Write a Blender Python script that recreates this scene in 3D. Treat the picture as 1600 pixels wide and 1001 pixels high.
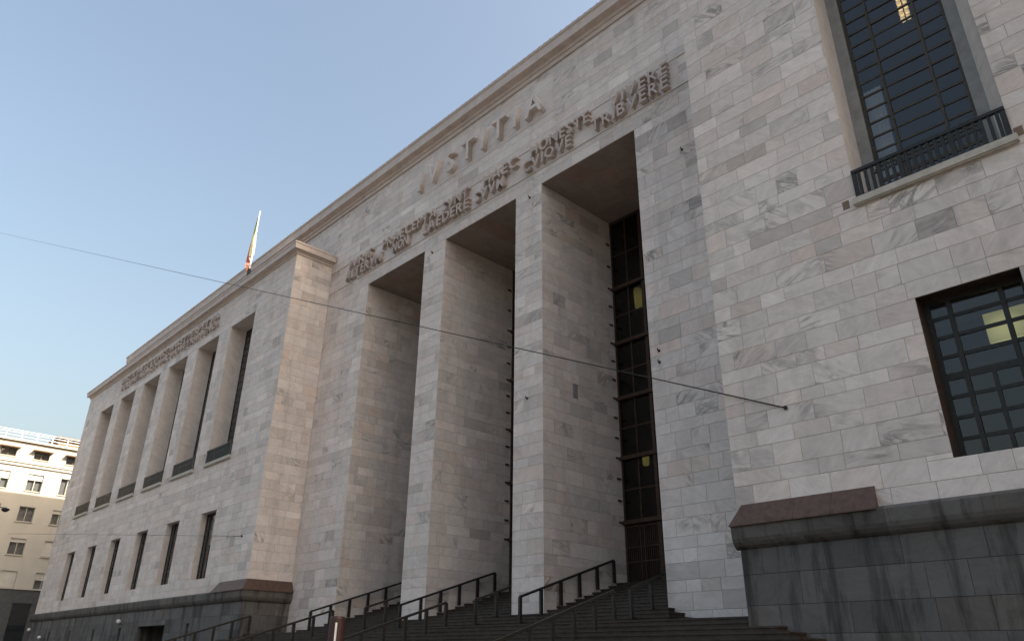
import bpy, math, random
from mathutils import Vector, Matrix

for o in list(bpy.data.objects): bpy.data.objects.remove(o)
sc = bpy.context.scene
col = sc.collection
R = random.Random(7)
S = 23.0                      # metres per survey unit; the survey origin is the photographer's eye
EYE = 1.6
def ux(v): return v * S
def uz(v): return v * S + EYE

# ------------------------------------------------------------------ camera
YAW, PITCH, ROLL, FPX = 0.810853, 0.432330, 0.0126832, 1153.32
fw = Vector((-math.sin(YAW) * math.cos(PITCH), math.cos(YAW) * math.cos(PITCH), math.sin(PITCH)))
rt0 = Vector((math.cos(YAW), math.sin(YAW), 0)); up0 = rt0.cross(fw)
rt = math.cos(ROLL) * rt0 + math.sin(ROLL) * up0
up = -math.sin(ROLL) * rt0 + math.cos(ROLL) * up0
CAM = Vector((0, 0, EYE))
cd = bpy.data.cameras.new('camera'); cam = bpy.data.objects.new('camera', cd); col.objects.link(cam)
cam.matrix_world = Matrix(((rt.x, up.x, -fw.x, 0), (rt.y, up.y, -fw.y, 0), (rt.z, up.z, -fw.z, EYE), (0, 0, 0, 1)))
cd.sensor_width = 36; cd.lens = 36 * FPX / 1600; cd.clip_end = 3000; cd.clip_start = 0.1
sc.camera = cam

# ------------------------------------------------------------------ sky, sun, exposure
SUN_AZ, SUN_EL = math.radians(62), math.radians(33)      # azimuth from +Y towards +X
wd = bpy.data.worlds.new('World'); sc.world = wd; wd.use_nodes = True
nt = wd.node_tree; nt.nodes.clear()
sky = nt.nodes.new('ShaderNodeTexSky'); sky.sky_type = 'NISHITA'; sky.sun_disc = False
sky.sun_elevation = SUN_EL; sky.sun_rotation = SUN_AZ
sky.altitude = 120; sky.air_density = 1.5; sky.dust_density = 9.5; sky.ozone_density = 0.0
bg = nt.nodes.new('ShaderNodeBackground'); bg.inputs['Strength'].default_value = 0.15
wo = nt.nodes.new('ShaderNodeOutputWorld')
nt.links.new(sky.outputs[0], bg.inputs[0]); nt.links.new(bg.outputs[0], wo.inputs[0])
sl = bpy.data.lights.new('sun', 'SUN'); sl.energy = 4.5; sl.angle = math.radians(0.5); sl.color = (1.0, 0.93, 0.82)
so = bpy.data.objects.new('sun', sl); col.objects.link(so)
sd = Vector((math.sin(SUN_AZ) * math.cos(SUN_EL), math.cos(SUN_AZ) * math.cos(SUN_EL), math.sin(SUN_EL)))
so.rotation_euler = sd.to_track_quat('Z', 'Y').to_euler(); so.location = (60, 60, 90)
sc.view_settings.view_transform = 'Standard'; sc.view_settings.look = 'None'
sc.view_settings.gamma = 1; sc.view_settings.use_curve_mapping = False
sc.view_settings.exposure = 1.03
sc.cycles.max_bounces = 6; sc.cycles.transparent_max_bounces = 12

# ------------------------------------------------------------------ materials
def mat(name):
    m = bpy.data.materials.new(name); m.use_nodes = True
    n = m.node_tree.nodes; b = n['Principled BSDF']
    return m, m.node_tree, n, b
def nd(t, kind, **kw):
    n = t.nodes.new(kind)
    for k, v in kw.items(): setattr(n, k, v)
    return n
def math_n(t, op, a, b=None, clamp=False):
    n = nd(t, 'ShaderNodeMath', operation=op); n.use_clamp = clamp
    for i, v in enumerate((a, b)):
        if v is None: continue
        if hasattr(v, 'default_value'): t.links.new(v, n.inputs[i])
        else: n.inputs[i].default_value = v
    return n.outputs[0]
def mixc(t, f, a, b, mode='MIX'):
    n = nd(t, 'ShaderNodeMix', data_type='RGBA', blend_type=mode)
    for s, v in ((n.inputs[0], f), (n.inputs[6], a), (n.inputs[7], b)):
        if hasattr(v, 'default_value'): t.links.new(v, s)
        elif isinstance(v, tuple): s.default_value = (*v, 1)
        else: s.default_value = v
    return n.outputs[2]
def noise(t, vec, scale, detail=4, rough=0.55, dist=0.0):
    n = nd(t, 'ShaderNodeTexNoise'); n.inputs['Scale'].default_value = scale; n.inputs['Detail'].default_value = detail
    n.inputs['Roughness'].default_value = rough; n.inputs['Distortion'].default_value = dist
    if vec is not None: t.links.new(vec, n.inputs['Vector'])
    return n.outputs[0]
def ramp(t, v, lo, hi, a=0.0, b=1.0):
    n = nd(t, 'ShaderNodeMapRange'); t.links.new(v, n.inputs[0])
    n.inputs[1].default_value = lo; n.inputs[2].default_value = hi; n.inputs[3].default_value = a; n.inputs[4].default_value = b
    return n.outputs[0]
def scaled(t, vec, s):
    n = nd(t, 'ShaderNodeMapping'); n.inputs['Scale'].default_value = s; t.links.new(vec, n.inputs[0]); return n.outputs[0]

def stone(name, light, dark, warm, vein_col, rough=0.62, vein_amt=1.0, streak=0.33, bump=0.15, spec=0.3, sk=(1.3, 0.09, 0.50, 0.78)):
    """Slabs of natural stone. Each slab carries 'tone': r shade, g warmth, b veining, a seed."""
    m, t, n, b = mat(name)
    at = nd(t, 'ShaderNodeAttribute', attribute_name='tone')
    sp = nd(t, 'ShaderNodeSeparateColor'); t.links.new(at.outputs['Color'], sp.inputs[0])
    geo = nd(t, 'ShaderNodeNewGeometry'); pos = geo.outputs['Position']
    seed = at.outputs['Alpha']
    cmb = nd(t, 'ShaderNodeCombineXYZ')
    t.links.new(math_n(t, 'MULTIPLY', seed, 83.0), cmb.inputs[0]); t.links.new(math_n(t, 'MULTIPLY', seed, 47.0), cmb.inputs[1]); t.links.new(math_n(t, 'MULTIPLY', seed, 61.0), cmb.inputs[2])
    add = nd(t, 'ShaderNodeVectorMath', operation='ADD'); t.links.new(pos, add.inputs[0]); t.links.new(cmb.outputs[0], add.inputs[1])
    rot = nd(t, 'ShaderNodeVectorRotate', rotation_type='AXIS_ANGLE'); t.links.new(add.outputs[0], rot.inputs['Vector'])
    t.links.new(geo.outputs['True Normal'], rot.inputs['Axis'])
    t.links.new(math_n(t, 'MULTIPLY', math_n(t, 'SUBTRACT', math_n(t, 'FRACT', math_n(t, 'MULTIPLY', seed, 7.31)), 0.5), 1.9), rot.inputs['Angle'])
    v = rot.outputs[0]
    vs = scaled(t, v, (0.5, 0.5, 1.9))
    n1 = noise(t, vs, 1.0, 7, 0.62, 1.2)
    vein = ramp(t, math_n(t, 'ABSOLUTE', math_n(t, 'SUBTRACT', n1, 0.5)), 0.0, 0.085, 1.0, 0.0)
    n2 = noise(t, scaled(t, v, (0.6, 0.6, 1.7)), 1.6, 5, 0.6, 0.4)
    cloud = ramp(t, n2, 0.32, 0.68)
    base = mixc(t, ramp(t, sp.outputs[0], 0.0, 1.0), dark, light)
    base = mixc(t, math_n(t, 'MULTIPLY', ramp(t, sp.outputs[1], 0.45, 1.0), 0.8), base, mixc(t, 1.0, base, warm, 'MULTIPLY'))
    base = mixc(t, math_n(t, 'MULTIPLY', cloud, 0.34), base, mixc(t, 1.0, base, (0.66, 0.655, 0.66), 'MULTIPLY'))
    gather = ramp(t, noise(t, v, 0.9, 2, 0.5), 0.40, 0.62)
    va = math_n(t, 'MULTIPLY', math_n(t, 'MULTIPLY', math_n(t, 'MULTIPLY', vein, gather), sp.outputs[2]), vein_amt, True)
    base = mixc(t, va, base, vein_col)
    # rain streaks and grime: their own shapes, running down across the slabs
    st = noise(t, scaled(t, pos, (sk[0], sk[0], sk[1])), 1.0, 5, 0.65)
    base = mixc(t, math_n(t, 'MULTIPLY', ramp(t, st, sk[2], sk[3]), streak), base, mixc(t, 1.0, base, (0.36, 0.34, 0.32) if streak > .5 else (0.5, 0.48, 0.46), 'MULTIPLY'))
    big = noise(t, scaled(t, pos, (0.12, 0.12, 0.10)), 1.0, 4, 0.6)
    base = mixc(t, ramp(t, big, 0.4, 0.7, 0.0, 0.22), base, mixc(t, 1.0, base, (0.72, 0.68, 0.66), 'MULTIPLY'))
    grain = noise(t, scaled(t, v, (1.0, 1.0, 3.2)), 2.4, 8, 0.72, 0.3)
    base = mixc(t, ramp(t, grain, 0.42, 0.70, 0.0, 0.36), base, mixc(t, 1.0, base, (0.60, 0.585, 0.575), 'MULTIPLY'))
    fine = noise(t, pos, 14.0, 6, 0.7)
    base = mixc(t, ramp(t, fine, 0.3, 0.7, 0.0, 0.16), base, mixc(t, 1.0, base, (0.6, 0.6, 0.6), 'MULTIPLY'))
    t.links.new(base, b.inputs['Base Color'])
    t.links.new(ramp(t, n2, 0.2, 0.8, rough - 0.1, rough + 0.12), b.inputs['Roughness'])
    b.inputs['Specular IOR Level'].default_value = spec
    bm = nd(t, 'ShaderNodeBump'); bm.inputs['Strength'].default_value = bump; bm.inputs['Distance'].default_value = 0.02
    t.links.new(noise(t, pos, 9.0, 8, 0.7), bm.inputs['Height']); t.links.new(bm.outputs[0], b.inputs['Normal'])
    return m
def plain(name, c, rough=0.6, metal=0.0, var=0.25, scale=3.0, spec=0.4, stretch=(1, 1, 1), bump=0.0):
    m, t, n, b = mat(name)
    geo = nd(t, 'ShaderNodeNewGeometry')
    f = noise(t, scaled(t, geo.outputs['Position'], stretch), scale, 6, 0.65)
    t.links.new(mixc(t, ramp(t, f, 0.3, 0.72), c, tuple(x * (1 - var * 1.6) for x in c)), b.inputs['Base Color'])
    t.links.new(ramp(t, f, 0.2, 0.8, rough - 0.08, rough + 0.1), b.inputs['Roughness'])
    b.inputs['Metallic'].default_value = metal; b.inputs['Specular IOR Level'].default_value = spec
    if bump:
        bm = nd(t, 'ShaderNodeBump'); bm.inputs['Strength'].default_value = bump; bm.inputs['Distance'].default_value = 0.02
        t.links.new(f, bm.inputs['Height']); t.links.new(bm.outputs[0], b.inputs['Normal'])
    return m
def glass(name, tint, rough=0.02, ior=1.5):
    m, t, n, b = mat(name); t.nodes.remove(b)
    out = n['Material Output']
    tr = nd(t, 'ShaderNodeBsdfTransparent'); tr.inputs[0].default_value = (*tint, 1)
    gl = nd(t, 'ShaderNodeBsdfGlossy'); gl.inputs['Roughness'].default_value = rough; gl.inputs[0].default_value = (0.95, 0.95, 0.95, 1)
    fr = nd(t, 'ShaderNodeFresnel'); fr.inputs[0].default_value = ior
    geo = nd(t, 'ShaderNodeNewGeometry')
    t.links.new(ramp(t, geo.outputs['Backfacing'], 0, 1, ior, 1 / ior), fr.inputs[0])   # thin sheet: no total reflection at its rear face
    bm = nd(t, 'ShaderNodeBump'); bm.inputs['Strength'].default_value = 0.03; bm.inputs['Distance'].default_value = 0.05
    t.links.new(noise(t, geo.outputs['Position'], 0.9, 2), bm.inputs['Height'])
    t.links.new(bm.outputs[0], gl.inputs['Normal']); t.links.new(bm.outputs[0], fr.inputs['Normal'])
    mx = nd(t, 'ShaderNodeMixShader'); t.links.new(fr.outputs[0], mx.inputs[0]); t.links.new(tr.outputs[0], mx.inputs[1]); t.links.new(gl.outputs[0], mx.inputs[2])
    t.links.new(mx.outputs[0], out.inputs[0]); return m
def emit(name, c, s):
    m, t, n, b = mat(name)
    b.inputs['Base Color'].default_value = (*c, 1); b.inputs['Emission Color'].default_value = (*c, 1)
    tc = nd(t, 'ShaderNodeTexCoord'); vm = nd(t, 'ShaderNodeVectorMath', operation='DISTANCE'); t.links.new(tc.outputs['Generated'], vm.inputs[0]); vm.inputs[1].default_value = (0.45, 0.5, 0.4)
    t.links.new(ramp(t, vm.outputs['Value'], 0.1, 0.75, s * 1.25, s * 0.35), b.inputs['Emission Strength'])
    return m

M = {}
M['marble'] = stone('marble', (0.95, 0.85, 0.79), (0.55, 0.49, 0.455), (1.0, 0.90, 0.85), (0.17, 0.165, 0.155), vein_amt=0.8)
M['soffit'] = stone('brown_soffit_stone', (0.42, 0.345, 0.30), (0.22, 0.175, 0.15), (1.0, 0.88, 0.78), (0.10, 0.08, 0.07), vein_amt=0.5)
M['plinth'] = stone('dark_granite', (0.20, 0.188, 0.178), (0.055, 0.055, 0.060), (1.0, 0.92, 0.84), (0.03, 0.03, 0.03), rough=0.7, vein_amt=0.5, streak=0.9, bump=0.4, spec=0.2, sk=(1.7, 0.20, 0.50, 0.64))
M['cap'] = plain('red_granite', (0.120, 0.068, 0.049), 0.55, var=0.3, scale=5, bump=0.1)
M['mortar'] = plain('mortar', (0.36, 0.335, 0.315), 0.9, scale=5)
M['darkmortar'] = plain('dark_mortar', (0.05, 0.05, 0.05), 0.9)
M['grey'] = plain('grey_stone', (0.30, 0.295, 0.285), 0.7, scale=2.5, var=0.2)
M['sill'] = plain('pale_sill_stone', (0.55, 0.50, 0.43), 0.6, scale=4, var=0.2)
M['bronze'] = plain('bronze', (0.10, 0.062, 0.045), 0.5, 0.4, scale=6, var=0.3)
M['iron'] = plain('dark_iron', (0.035, 0.034, 0.031), 0.5, 0.3, scale=8, var=0.3)
M['brassbar'] = plain('dull_brass', (0.085, 0.068, 0.045), 0.5, 0.5, scale=8, var=0.3)
M['rail'] = plain('handrail_bronze', (0.055, 0.05, 0.046), 0.42, 0.5, scale=8, var=0.3)
M['glass'] = glass('window_glass', (0.72, 0.74, 0.76))
M['darkglass'] = glass('hall_glass', (0.35, 0.35, 0.34))
M['inside'] = plain('interior_wall', (0.42, 0.40, 0.37), 0.9, scale=1.0)
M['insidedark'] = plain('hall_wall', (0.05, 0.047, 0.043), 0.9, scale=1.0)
M['step'] = plain('brown_granite_step', (0.060, 0.042, 0.032), 0.6, var=0.35, scale=4, bump=0.15)
M['asphalt'] = plain('asphalt', (0.05, 0.05, 0.052), 0.9, var=0.3, scale=1.5, bump=0.2)
M['paving'] = plain('stone_paving', (0.19, 0.18, 0.168), 0.8, var=0.3, scale=2, bump=0.1)
M['roof'] = plain('roof_sheet', (0.16, 0.14, 0.125), 0.7)
M['cream'] = plain('cream_plaster', (0.50, 0.47, 0.415), 0.85, var=0.08, scale=0.6, stretch=(1, 1, 0.3))
M['creamtrim'] = plain('cream_trim', (0.50, 0.455, 0.385), 0.8, var=0.1)
M['bgdark'] = plain('dark_shopfront_stone', (0.085, 0.088, 0.092), 0.6, var=0.2)
M['shutter'] = plain('roller_shutter', (0.60, 0.57, 0.52), 0.7, var=0.1, scale=1)
M['woodframe'] = plain('window_wood', (0.22, 0.15, 0.10), 0.6, var=0.2)
M['white'] = plain('white_paint', (0.8, 0.8, 0.8), 0.5, var=0.05)
M['black'] = plain('black_cable', (0.02, 0.02, 0.02), 0.6)
M['lampblack'] = plain('lamp_housing', (0.025, 0.025, 0.027), 0.4)
M['lit'] = emit('lit_lantern_glass', (0.95, 0.84, 0.26), 0.42)
M['litwarm'] = emit('lit_chandelier_glass', (1.0, 0.74, 0.36), 0.8)
M['litpanel'] = emit('lit_lamp_panel', (0.93, 0.87, 0.36), 0.42)
M['fgreen'] = plain('flag_green', (0.24, 0.38, 0.10), 0.8, var=0.1)
M['fwhite'] = plain('flag_white', (0.84, 0.78, 0.48), 0.8, var=0.05)
M['fred'] = plain('flag_red', (0.72, 0.27, 0.20), 0.8, var=0.1)
M['signred'] = plain('sign_red_brown', (0.060, 0.026, 0.024), 0.5, var=0.2)
M['bulb'] = plain('frosted_lamp_glass', (0.75, 0.75, 0.75), 0.3, var=0.05)

# ------------------------------------------------------------------ mesh helpers
class MB:
    def __init__(s): s.v = []; s.f = []; s.mi = []; s.tone = []
    def add(s, vs, fs, mi=0, tone=(0.5, 0.5, 0.0, 0.3)):
        k = len(s.v); s.v += [tuple(p) for p in vs]; s.f += [tuple(i + k for i in f) for f in fs]
        s.mi += [mi] * len(fs); s.tone += [tone] * len(vs)
    def box(s, a, b, mi=0, tone=(0.5, 0.5, 0.0, 0.3)):
        x0, x1 = sorted((a[0], b[0])); y0, y1 = sorted((a[1], b[1])); z0, z1 = sorted((a[2], b[2]))
        s.add([(x0, y0, z0), (x1, y0, z0), (x1, y1, z0), (x0, y1, z0), (x0, y0, z1), (x1, y0, z1), (x1, y1, z1), (x0, y1, z1)],
              [(0, 3, 2, 1), (4, 5, 6, 7), (0, 1, 5, 4), (1, 2, 6, 5), (2, 3, 7, 6), (3, 0, 4, 7)], mi, tone)
    def quad(s, p, mi=0, tone=(0.5, 0.5, 0.0, 0.3)): s.add(p, [tuple(range(len(p)))], mi, tone)
    def tube(s, p, q, r, n=6, mi=0, r2=None):
        p, q = Vector(p), Vector(q); d = (q - p).normalized()
        a = d.orthogonal().normalized(); b = d.cross(a); r2 = r if r2 is None else r2
        ring = [(a * math.cos(2 * math.pi * i / n) + b * math.sin(2 * math.pi * i / n)) for i in range(n)]
        s.add([p + e * r for e in ring] + [q + e * r2 for e in ring],
              [(i, (i + 1) % n, n + (i + 1) % n, n + i) for i in range(n)] + [tuple(range(n - 1, -1, -1)), tuple(range(n, 2 * n))], mi)
    def bar(s, p, q, w, h, mi=0):
        """rectangular bar from p to q: w sideways, h in the vertical plane"""
        p, q = Vector(p), Vector(q); d = (q - p).normalized()
        side = d.cross(Vector((0, 0, 1)));
        if side.length < 1e-4: side = Vector((1, 0, 0))
        side.normalize(); u = side.cross(d).normalized()
        c = [side * (w / 2 * i) + u * (h / 2 * j) for i, j in ((-1, -1), (1, -1), (1, 1), (-1, 1))]
        s.add([p + e for e in c] + [q + e for e in c], [(3, 2, 1, 0), (4, 5, 6, 7), (0, 1, 5, 4), (1, 2, 6, 5), (2, 3, 7, 6), (3, 0, 4, 7)], mi)
    def lathe(s, c, prof, n=12, mi=0):
        c = Vector(c); vs = []; fs = []
        for r, z in prof:
            for i in range(n): vs.append(c + Vector((r * math.cos(2 * math.pi * i / n), r * math.sin(2 * math.pi * i / n), z)))
        for k in range(len(prof) - 1):
            for i in range(n): fs.append((k * n + i, k * n + (i + 1) % n, (k + 1) * n + (i + 1) % n, (k + 1) * n + i))
        fs += [tuple(range(n - 1, -1, -1)), tuple(range((len(prof) - 1) * n, len(prof) * n))]
        s.add(vs, fs, mi)
    def build(s, name, mats, parent=None, tone=False):
        me = bpy.data.meshes.new(name); me.from_pydata(s.v, [], s.f); me.update()
        for m in (mats if isinstance(mats, (list, tuple)) else [mats]): me.materials.append(M[m])
        if any(s.mi): me.polygons.foreach_set('material_index', s.mi)
        if tone:
            a = me.color_attributes.new('tone', 'FLOAT_COLOR', 'POINT'); a.data.foreach_set('color', [c for t in s.tone for c in t])
        o = bpy.data.objects.new(name, me); col.objects.link(o)
        if parent is not None: o.parent = parent
        return o
def tag(o, label=None, cat=None, group=None, kind=None):
    for k, v in (('label', label), ('category', cat), ('group', group), ('kind', kind)):
        if v: o[k] = v
    return o
def thing(name, label, cat, group=None, loc=(0, 0, 0)):
    o = bpy.data.objects.new(name, None); col.objects.link(o); o.location = loc; o.empty_display_size = 0.3
    return tag(o, label, cat, group)
def sweep(mb, path, prof, closed_ends=True, tone=(0.5, 0.5, 0, 0.3), seg=None):
    """profile (height z, outward distance) along a path of (x, y) whose outside is to its right, mitred at the corners"""
    n = len(path); offs = []
    for i in range(n):
        ns = []
        for a, b in ((i - 1, i), (i, i + 1)):
            if a >= 0 and b < n:
                d = Vector((path[b][0] - path[a][0], path[b][1] - path[a][1])).normalized(); ns.append(Vector((d.y, -d.x)))
        o = ns[0] if len(ns) == 1 else ns[0] + ns[1]
        offs.append(o)
    m = len(prof); vs = []
    for (x, y), o in zip(path, offs):
        for z, d in prof: vs.append((x + o.x * d, y + o.y * d, z))
    fs = [(i * m + k, (i + 1) * m + k, (i + 1) * m + k + 1, i * m + k + 1) for i in range(n - 1) for k in range(m - 1)]
    if closed_ends: fs += [tuple(range(m)), tuple(range((n - 1) * m, n * m))[::-1]]
    mb.add(vs, fs, 0, tone)

# ------------------------------------------------------------------ measured planes of the courthouse
YP, YL, YR, YG = 23.0, 0.876 * S, 0.862 * S, 1.24 * S
XL0, XL1, XR0, XR1 = ux(-3.862), ux(-1.877), ux(-0.489), ux(1.50)
BAYS = [(ux(-1.6545), ux(-1.390)), (ux(-1.3035), ux(-1.0442)), (ux(-0.9615), ux(-0.7004))]
ZSOF = uz(0.981); ZPT = uz(0.160); ZLAND = uz(0.054)
WTOP = uz(1.121); PTOP = uz(1.299)
court = thing('courthouse', 'monumental marble courthouse with three tall portico bays and carved Latin inscriptions', 'courthouse')

# ------------------------------------------------------------------ slab cladding
slabs = []      # (parent object, kind, corner points, outer points, tone)
def courses(z0, z1, breaks=(), pat=(0.62, 0.44), datum=ZPT):
    rr = random.Random(3); zs = [datum]
    while zs[-1] < z1: zs.append(zs[-1] + pat[len(zs) % 2] * rr.uniform(0.88, 1.14))
    lo = [datum]
    while lo[-1] > z0: lo.append(lo[-1] - pat[len(lo) % 2] * rr.uniform(0.9, 1.1))
    zs = sorted(set(zs + lo)); zs = [z for z in zs if z0 + 0.12 < z < z1 - 0.12 and all(abs(z - b) > 0.14 for b in breaks)]
    return sorted([z0, z1] + zs + [b for b in breaks if z0 < b < z1])
def cut(rects, h):
    out = []
    for (a, b, c, d) in rects:
        if h[0] >= b or h[1] <= a or h[2] >= d or h[3] <= c: out.append((a, b, c, d)); continue
        if h[2] > c: out.append((a, b, c, h[2]))
        if h[3] < d: out.append((a, b, h[3], d))
        lo, hi = max(c, h[2]), min(d, h[3])
        if h[0] > a: out.append((a, h[0], lo, hi))
        if h[1] < b: out.append((h[1], b, lo, hi))
    return [r for r in out if r[1] - r[0] > 0.03 and r[3] - r[2] > 0.03]
def tone_pick(vein=0.3):
    r = min(1, max(0, R.gauss(0.66, 0.085)))
    q = R.random()
    if q < 0.035: r = R.uniform(0.12, 0.38)
    elif q > 0.95: r = R.uniform(0.85, 1.0)
    g = min(1, max(0, R.gauss(0.45, 0.22))); b = R.uniform(.6, 1.0) if R.random() < vein * 0.34 else R.random() ** 2 * 0.35
    return (r, g, b, R.random())
def clad(parent, axis, c, n, u0, u1, z0, z1, holes=(), breaks=(), kind='marble_slab', lens=(0.55, 1.55), vein=0.3, pat=(0.62, 0.44), proud=0.0, datum=ZPT):
    """axis 'x': plane Y=c, u runs along X; axis 'y': plane X=c, u runs along Y. n = +1/-1 outward along the other axis"""
    G = 0.004
    def pt(u, z, d): return Vector((u, c + n * d, z)) if axis == 'x' else Vector((c + n * d, u, z))
    zs = courses(z0, z1, breaks, pat, datum)
    flip = (axis == 'x' and n > 0) or (axis == 'y' and n < 0)
    for k in range(len(zs) - 1):
        a = u0; first = True; ct = R.gauss(0, 0.05) - (0.12 if R.random() < .10 else 0)
        while a < u1 - 0.01:
            w = R.uniform(*lens) * (0.6 if first and k % 2 else 1.0); first = False
            b = a + w
            if u1 - b < lens[0] * 0.6: b = u1
            rects = [(a, b, zs[k], zs[k + 1])]
            for h in holes: rects = cut(rects, h)
            tn = tone_pick(vein); tn = (min(1, max(0, tn[0] + ct)), tn[1], tn[2], tn[3]); d = proud + R.uniform(-0.0025, 0.0025)
            for (p, q, r, s) in rects:
                bv = 0.006
                fr = [pt(p + G + bv, r + G + bv, d), pt(q - G - bv, r + G + bv, d), pt(q - G - bv, s - G - bv, d), pt(p + G + bv, s - G - bv, d)]
                bk = [pt(p + G, r + G, d - bv), pt(q - G, r + G, d - bv), pt(q - G, s - G, d - bv), pt(p + G, s - G, d - bv)]
                bb = [pt(p + G, r + G, -0.035), pt(q - G, r + G, -0.035), pt(q - G, s - G, -0.035), pt(p + G, s - G, -0.035)]
                slabs.append((parent, kind, fr, bk, bb, flip, tn))
            a = b
def slab_geo(mb, sl):
    _, _, fr, bk, bb, flip, tn = sl
    fs = [(0, 1, 2, 3)] + [(4 + i, 4 + (i + 1) % 4, (i + 1) % 4, i) for i in range(4)] + [(8 + i, 8 + (i + 1) % 4, 4 + (i + 1) % 4, 4 + i) for i in range(4)]
    if flip: fs = [f[::-1] for f in fs]
    mb.add(fr + bk + bb, fs, 0, tn)
def backing(name, faces, mat_='mortar', label=None):
    """faces: (axis, c, n, u0, u1, z0, z1, holes); the wall body that the slabs are fixed to, 2 cm behind them"""
    mb = MB()
    for axis, c, n, u0, u1, z0, z1, holes in faces:
        rects = [(u0, u1, z0, z1)]
        for h in holes: rects = cut(rects, h)
        for (a, b, r, s) in rects:
            c2 = c - n * 0.02
            q = [(a, c2, r), (b, c2, r), (b, c2, s), (a, c2, s)] if axis == 'x' else [(c2, a, r), (c2, b, r), (c2, b, s), (c2, a, s)]
            if (axis == 'x' and n > 0) or (axis == 'y' and n < 0): q = q[::-1]
            mb.quad(q)
    o = mb.build(name, mat_, court)
    if label: o['label'] = label
    return o

# windows of the two wings (x ranges measured on each wall plane)
UPW, UPZ = 0.1745, (uz(0.540), uz(1.006))
LOZ = (uz(0.1995), uz(0.3865))
left_up = [(ux(-2.1115 - 0.2675 * i - UPW), ux(-2.1115 - 0.2675 * i)) for i in range(6)]
left_lo = [(ux(-2.1425 - 0.2680 * i - 0.1025), ux(-2.1425 - 0.2680 * i)) for i in range(6)]
right_up = [(ux(-0.2695 + 0.2675 * i), ux(-0.0945 + 0.2675 * i)) for i in range(2)]
right_lo = [(ux(-0.2315 + 0.2675 * i), ux(-0.1265 + 0.2675 * i)) for i in range(2)]
holesL = [(a, b, *UPZ) for a, b in left_up] + [(a, b, *LOZ) for a, b in left_lo]
holesR = [(a, b, *UPZ) for a, b in right_up] + [(a, b, *LOZ) for a, b in right_lo]
ZF = uz(1.033)                 # bottom line of the wings' frieze
ZS1, ZS2 = uz(1.0215), uz(1.0945)   # the two string lines of the portico inscription

cell = [(ux(-2.575), ux(-2.36), 0, uz(0.0845))]
cell += [(ux(v), ux(v) + .42, 0.6, uz(0.0845)) for v in (-2.205, -2.745, -3.012, -3.289, -3.56)]
wallL = backing('wing_wall', [('x', YL, -1, XL0 + .02, XL1 - .02, 0, uz(1.15), holesL + cell), ('y', XL0, -1, YL + .02, 60, 0, uz(1.15), []),
                              ('y', XL1, 1, YL + .02, YP + .3, 0, uz(1.15), [])], label='long wing wall with six tall recessed windows')
wallR = backing('wing_wall', [('x', YR, -1, XR0 + .02, XR1, 0, uz(1.15), holesR), ('y', XR0, -1, YR + .02, YP + .3, 0, uz(1.15), []),
                              ('y', XR1, 1, YR + .02, 60, 0, uz(1.15), [])], label='near wing wall with large gridded windows')
bayholes = [(a, b, 0, ZSOF) for a, b in BAYS]
wallP = backing('portico_wall', [('x', YP, -1, XL1 - .3, XR0 + .3, 0, PTOP, bayholes),
                                 ('y', BAYS[0][0], 1, YP + .02, YG + .3, 0, ZSOF + .02, []), ('y', BAYS[2][1], -1, YP + .02, YG + .3, 0, ZSOF + .02, [])])
pillars = []
for (a, b) in ((BAYS[0][1], BAYS[1][0]), (BAYS[1][1], BAYS[2][0])):
    pillars.append(backing('pillar', [('y', a, -1, YP + .02, YG + .3, 0, ZSOF + .02, []), ('y', b, 1, YP + .02, YG + .3, 0, ZSOF + .02, [])]))
# marble slabs
clad(wallL, 'x', YL, -1, XL0, XL1, ZPT - .05, WTOP, holesL, (ZF,), vein=0.15)
clad(wallL, 'y', XL1, 1, YL, YP, ZPT - .05, WTOP, (), (ZF,))
clad(wallL, 'y', XL0, -1, YL, YL + 12, ZPT - .05, WTOP, (), (ZF,))
clad(wallR, 'x', YR, -1, XR0, ux(0.62), ZPT - .05, uz(1.121), holesR, (ZF,), vein=0.6)
clad(wallR, 'y', XR0, -1, YR, YP, ZPT - .05, WTOP, (), (ZF,))
clad(wallP, 'x', YP, -1, XL1, BAYS[0][0], 1.0, ZSOF, vein=0.3)
clad(wallP, 'x', YP, -1, BAYS[2][1], XR0, 1.0, ZSOF, vein=0.6)
clad(wallP, 'x', YP, -1, XL1, XR0, ZSOF, PTOP, (), (ZS1, ZS2), lens=(0.8, 2.0))
clad(wallP, 'x', YP, -1, ux(-3.787), XL1, uz(1.15), PTOP)
clad(wallP, 'x', YP, -1, XR0, ux(0.3), uz(1.15), PTOP)
clad(wallP, 'y', BAYS[0][0], 1, YP, YG, 1.0, ZSOF)
clad(wallP, 'y', BAYS[2][1], -1, YP, YG, 1.0, ZSOF)
for p, (a, b) in zip(pillars, ((BAYS[0][1], BAYS[1][0]), (BAYS[1][1], BAYS[2][0]))):
    clad(p, 'x', YP, -1, a, b, 1.0, ZSOF, lens=(0.6, 1.5), vein=0.4)
    clad(p, 'y', b, 1, YP, YG, 1.0, ZSOF, lens=(0.6, 1.6))
    clad(p, 'y', a, -1, YP, YG, 1.0, ZSOF, lens=(0.9, 2.0))
# soffits of the bays: large marble panels
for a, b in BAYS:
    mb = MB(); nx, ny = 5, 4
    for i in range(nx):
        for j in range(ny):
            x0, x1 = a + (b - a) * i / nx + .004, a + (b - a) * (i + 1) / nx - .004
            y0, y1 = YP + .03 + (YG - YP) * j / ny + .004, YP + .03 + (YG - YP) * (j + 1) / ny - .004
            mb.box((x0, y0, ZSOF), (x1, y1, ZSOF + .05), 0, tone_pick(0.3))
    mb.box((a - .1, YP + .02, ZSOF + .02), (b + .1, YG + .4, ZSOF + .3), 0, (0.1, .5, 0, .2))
    mb.build('soffit', 'soffit', court, True)

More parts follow.
